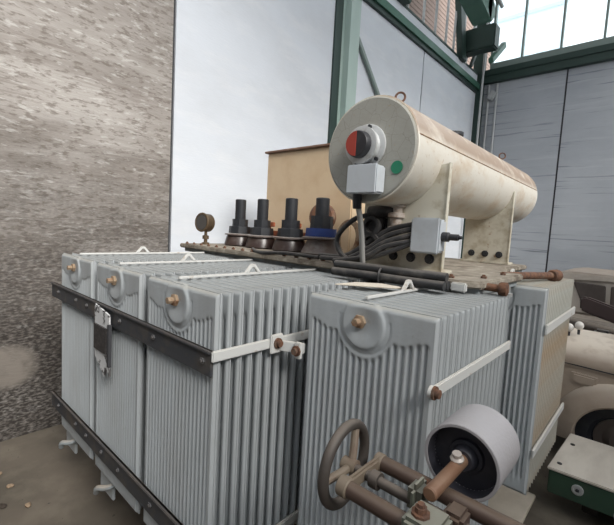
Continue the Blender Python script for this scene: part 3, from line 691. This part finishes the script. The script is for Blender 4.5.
# ------------------------------------------------------------------ cars
def car_wheel(parent, x, y, side, r=1.2):
    w_ = MB().lathe((x,y,FZ+r),(0,side,0),[(-.5,0),(-.5,r*.55),(-.48,r*.9),(-.38,r),(-.1,r),(0,r*.92),(.03,r*.66),(-.03,r*.62),(-.12,r*.58),(-.14,0)],40).build('wheel', M['tyre'], parent)
    MB().lathe((x,y-.14*side,FZ+r),(0,side,0),[(0,0),(0,r*.56),(.06,r*.54),(.03,r*.36),(.10,r*.26),(.16,r*.2),(.18,0)],32).build('hubcap', M['carlow'], w_)
    return w_
c1 = root('vintage_car', 'dusty beige vintage car with open bonnet and flared wheel arch, nearest the green box', 'car', (3, 18, FZ))
def cp(mb, name, m, parent=c1, label=None, ang=40): return mb.build(name, M[m], parent, label=label, ang=ang)
WXc, WZc = -.38, FZ+1.2
def arch(cx, cz, r, n=20): return [(cx + r*math.cos(PI - PI*i/n), cz + r*math.sin(PI - PI*i/n)) for i in range(n+1)]
zl = -6.35
side = [(-3.7,zl),(-3.85,-5.2),(-3.7,-4.2),(-3.6,-3.9),(2.3,-3.9),(2.4,-3.0),(8.4,-3.05),(9.6,-3.6),(9.8,-4.6),(9.6,zl)]
low = [(7.3+1.2,zl)] + [(x,z) for x,z in reversed(arch(7.3,WZc,1.15)) if z > zl] + [(WXc+1.2,zl)] + [(x,z) for x,z in reversed(arch(WXc,WZc,1.15)) if z > zl]
poly = side + low
for y0, y1 in ((15.0,16.2),(19.9,21.1)):
    cp(MB().prism(poly, 'y', y0, y1, bev=.09), 'body_side', 'carpaint')
# pressed crease and flared wing
def flare(y, s):
    b = MB(); n = 28; R0, R1 = 1.12, 1.80; rows = []
    for i in range(n+1):
        a = PI*1.06 - (PI*1.12)*i/n
        rw = []
        for r, dy in ((R1,0.0),(R1-.06,.10),(R1-.2,.17),(R0+.25,.30),(R0+.05,.34),(R0,.30),(R0,-.1)):
            rw.append(b.bm.verts.new((WXc+r*math.cos(a), y - s*dy, WZc+r*math.sin(a))))
        rows.append(rw)
    for i in range(n):
        for j in range(6): b.bm.faces.new((rows[i][j], rows[i+1][j], rows[i+1][j+1], rows[i][j+1]))
    return b
cp(flare(15.0, 1), 'wheel_arch_flare', 'carpaint')
cp(MB().prism([(-3.75,-3.80),(2.4,-3.98),(2.4,-4.02),(-3.75,-3.84)], 'y', 14.94, 15.05), 'bonnet_seam', 'seam')
wg = MB(); rows = []
for i in range(13):
    x = -3.6 + 6.0*i/12; drop = -.35*ss(-2.2, -3.7, x); e = .06*(x+3.6)/6
    rows.append([wg.bm.verts.new((x, y, z)) for y, z in ((15.3,-4.05),(14.98,-4.0),(14.93,-3.85+e),(15.0,-3.6+e+drop*.4),(15.2,-3.37+e+drop*.7),(15.55,-3.2+e+drop),(16.0,-3.08+e+drop),(16.5,-3.0+e+drop),(16.6,-3.1+e+drop),(16.55,-4.05))])
for i in range(12):
    for j in range(10):
        wg.bm.faces.new((rows[i][j], rows[i+1][j], rows[i+1][(j+1)%10], rows[i][(j+1)%10]))
wg.bm.faces.new(rows[0]); wg.bm.faces.new(rows[-1][::-1])
cp(wg, 'front_wing', 'carpaint')
cp(MB().box(-1.72,-1.12,14.94,15.02,-4.45,-4.17,bev=.03,rot=Matrix.Rotation(.05,3,'Y')), 'side_marker', 'carpaint')
cp(MB().box(-1.78,-1.06,14.97,15.02,-4.50,-4.12,bev=.02,rot=Matrix.Rotation(.05,3,'Y')), 'marker_surround', 'carpaint')
cp(MB().box(-3.75,2.4,16.1,19.95,-5.6,-5.2), 'engine_bay_floor', 'carlow')
cp(MB().box(-3.7,-3.3,16.0,20.0,-5.8,-3.6,bev=.1), 'front_panel', 'carpaint')
cp(MB().tube([(-3.2,19.9,-3.35),(-3.25,19.0,-3.2),(-2.6,18.2,-3.05),(-1.6,17.6,-3.05),(-.4,17.3,-3.1),(1.8,17.2,-3.1)], .16, 12), 'bay_rim', 'carlow')
cp(MB().box(-2.4,2.3,17.3,19.9,-4.4,-3.35,bev=.2), 'engine_cover', 'carlow')
cp(MB().box(-1.5,-1.0,17.0,17.5,-3.35,-3.0,bev=.08), 'engine_block', 'cable')
ld = MB().prism([(-2.1,-2.05),(-1.9,-1.98),(2.3,-3.2),(2.2,-3.7),(-1.8,-2.62),(-2.08,-2.5)], 'y', 17.9, 18.1, bev=.06)
cp(ld, 'bonnet_lid', 'lid')
cp(MB().box(2.3,8.6,15.9,20.2,-6.3,-3.0,bev=.1), 'cabin_body', 'carpaint')
cp(MB().prism([(2.6,-3.05),(3.6,-1.3),(4.2,-1.1),(7.2,-1.1),(8.3,-3.05)], 'y', 15.4, 20.7, bev=.12), 'cabin', 'carglass')
cp(MB().prism([(3.5,-1.35),(4.1,-1.02),(7.2,-1.02),(7.5,-1.35)], 'y', 15.3, 20.8, bev=.1), 'roof', 'carpaint')
for x,z in ((-2.05,-2.86),(-1.78,-2.74)):
    cp(MB().sphere((x,15.75,z), .13, (1,.8,1.1)), 'white_lamp', 'lampwhite')
    cp(MB().cyl((x,15.75,z-.3),(x,15.75,z-.1),.04,8), 'lamp_stem', 'seam')
for x,y,s_ in ((WXc,15.1,-1),(7.3,15.1,-1),(WXc,21.0,1),(7.3,21.0,1)): car_wheel(c1, x, y, s_)
c2 = root('parked_saloon_car', 'dusty brown-roofed saloon with dark side windows, parked behind the open-bonnet car', 'car', (0, 24.5, FZ))
def c2p(mb, name, m, parent=c2): return mb.build(name, M[m], parent, ang=40)
lo2 = [(9.8,-6.35)] + [(x,z) for x,z in reversed(arch(8.0,FZ+1.2,1.3)) if z > -6.35] + [(x,z) for x,z in reversed(arch(-4.0,FZ+1.2,1.3)) if z > -6.35] + [(-6.6,-6.35)]
c2p(MB().prism([(-6.8,-5.4),(-6.5,-3.9),(-5.6,-3.35),(5.0,-3.3),(9.2,-3.7),(10,-4.6),(10,-6.0)]+lo2, 'y', 22.0, 27.4, bev=.12), 'body', 'carpaint2')
c2p(MB().prism([(-5.4,-3.35),(-4.0,-1.75),(-3.2,-1.52),(1.8,-1.52),(3.6,-3.35)], 'y', 22.25, 27.15, bev=.12), 'greenhouse', 'carpaint2')
c2p(MB().prism([(-4.35,-1.85),(-3.7,-1.46),(-3.1,-1.34),(1.7,-1.40),(2.2,-1.75),(-1,-1.70)], 'y', 22.15, 27.25, bev=.08), 'roof', 'carpaint2')
c2p(MB().prism([(-2.95,-1.82),(-1.70,-1.86),(-1.62,-3.15),(-2.38,-3.15)], 'y', 22.18, 22.3, bev=.03), 'side_window', 'carglass')
c2p(MB().prism([(-1.52,-1.86),(1.3,-1.9),(2.9,-3.15),(-1.46,-3.15)], 'y', 22.18, 22.3, bev=.03), 'side_window', 'carglass')
for x,y,s_ in ((-4.0,22.4,-1),(8.0,22.4,-1),(-4.0,27.0,1),(8.0,27.0,1)): car_wheel(c2, x, y, s_)

# small debris on the floor at left
for i in range(14):
    x = random.uniform(-12.8, -8.2); y = random.uniform(.6, 2.6) if x > -11 else random.uniform(1.5, 3.0)
    r = random.uniform(.03, .07)
    b = MB(); b.sphere((x,y,FZ+r*.6), r, (1.3,1,.6), 5)
    for v_ in b.bm.verts: v_.co += Vector((random.uniform(-.01,.01), random.uniform(-.01,.01), random.uniform(-.006,.006)))
    tag(b.build('stone', M['rustlight' if i % 3 else 'timber'], base=(x,y,FZ)), 'tiny rubble stone on the floor left of the transformer', 'stone', 'rubble on the floor by the left wall')

# ------------------------------------------------------------------ light, world, camera
w = bpy.data.worlds.new('World'); scene.world = w; w.use_nodes = True
bg = w.node_tree.nodes['Background']; bg.inputs[0].default_value = (.95,.975,1.0,1); bg.inputs[1].default_value = 1.75
sun = bpy.data.lights.new('sun', 'SUN'); sun.energy = 3.2; sun.angle = math.radians(25); sun.color = (1,.97,.92)
so = bpy.data.objects.new('sun', sun); COL.objects.link(so)
dirv = Vector((-1.0, .25, -.75)); so.rotation_euler = dirv.to_track_quat('-Z','Y').to_euler(); so.location = (5,-3,8)

R = [[0.738102522640895, -0.09995138327428786, 0.6672438737468509], [0.6723931060793394, 0.027463943769437806, -0.7396845562059596], [0.05560734635032802, 0.9946132176751854, 0.0874778272346147]]
cam = bpy.data.cameras.new('camera'); cam.sensor_width = 36; cam.lens = 390.53/614*36; cam.clip_start = .02; cam.clip_end = 200
co = bpy.data.objects.new('camera', cam); COL.objects.link(co)
co.matrix_world = Matrix.Translation((0,0,CAMH)) @ Matrix(R).to_4x4()
scene.camera = co
for o in bpy.data.objects:
    if '_b' in o: del o['_b']
vs = scene.view_settings; vs.view_transform = 'Standard'; vs.look = 'None'; vs.gamma = 1; vs.use_curve_mapping = False; vs.exposure = 0.35
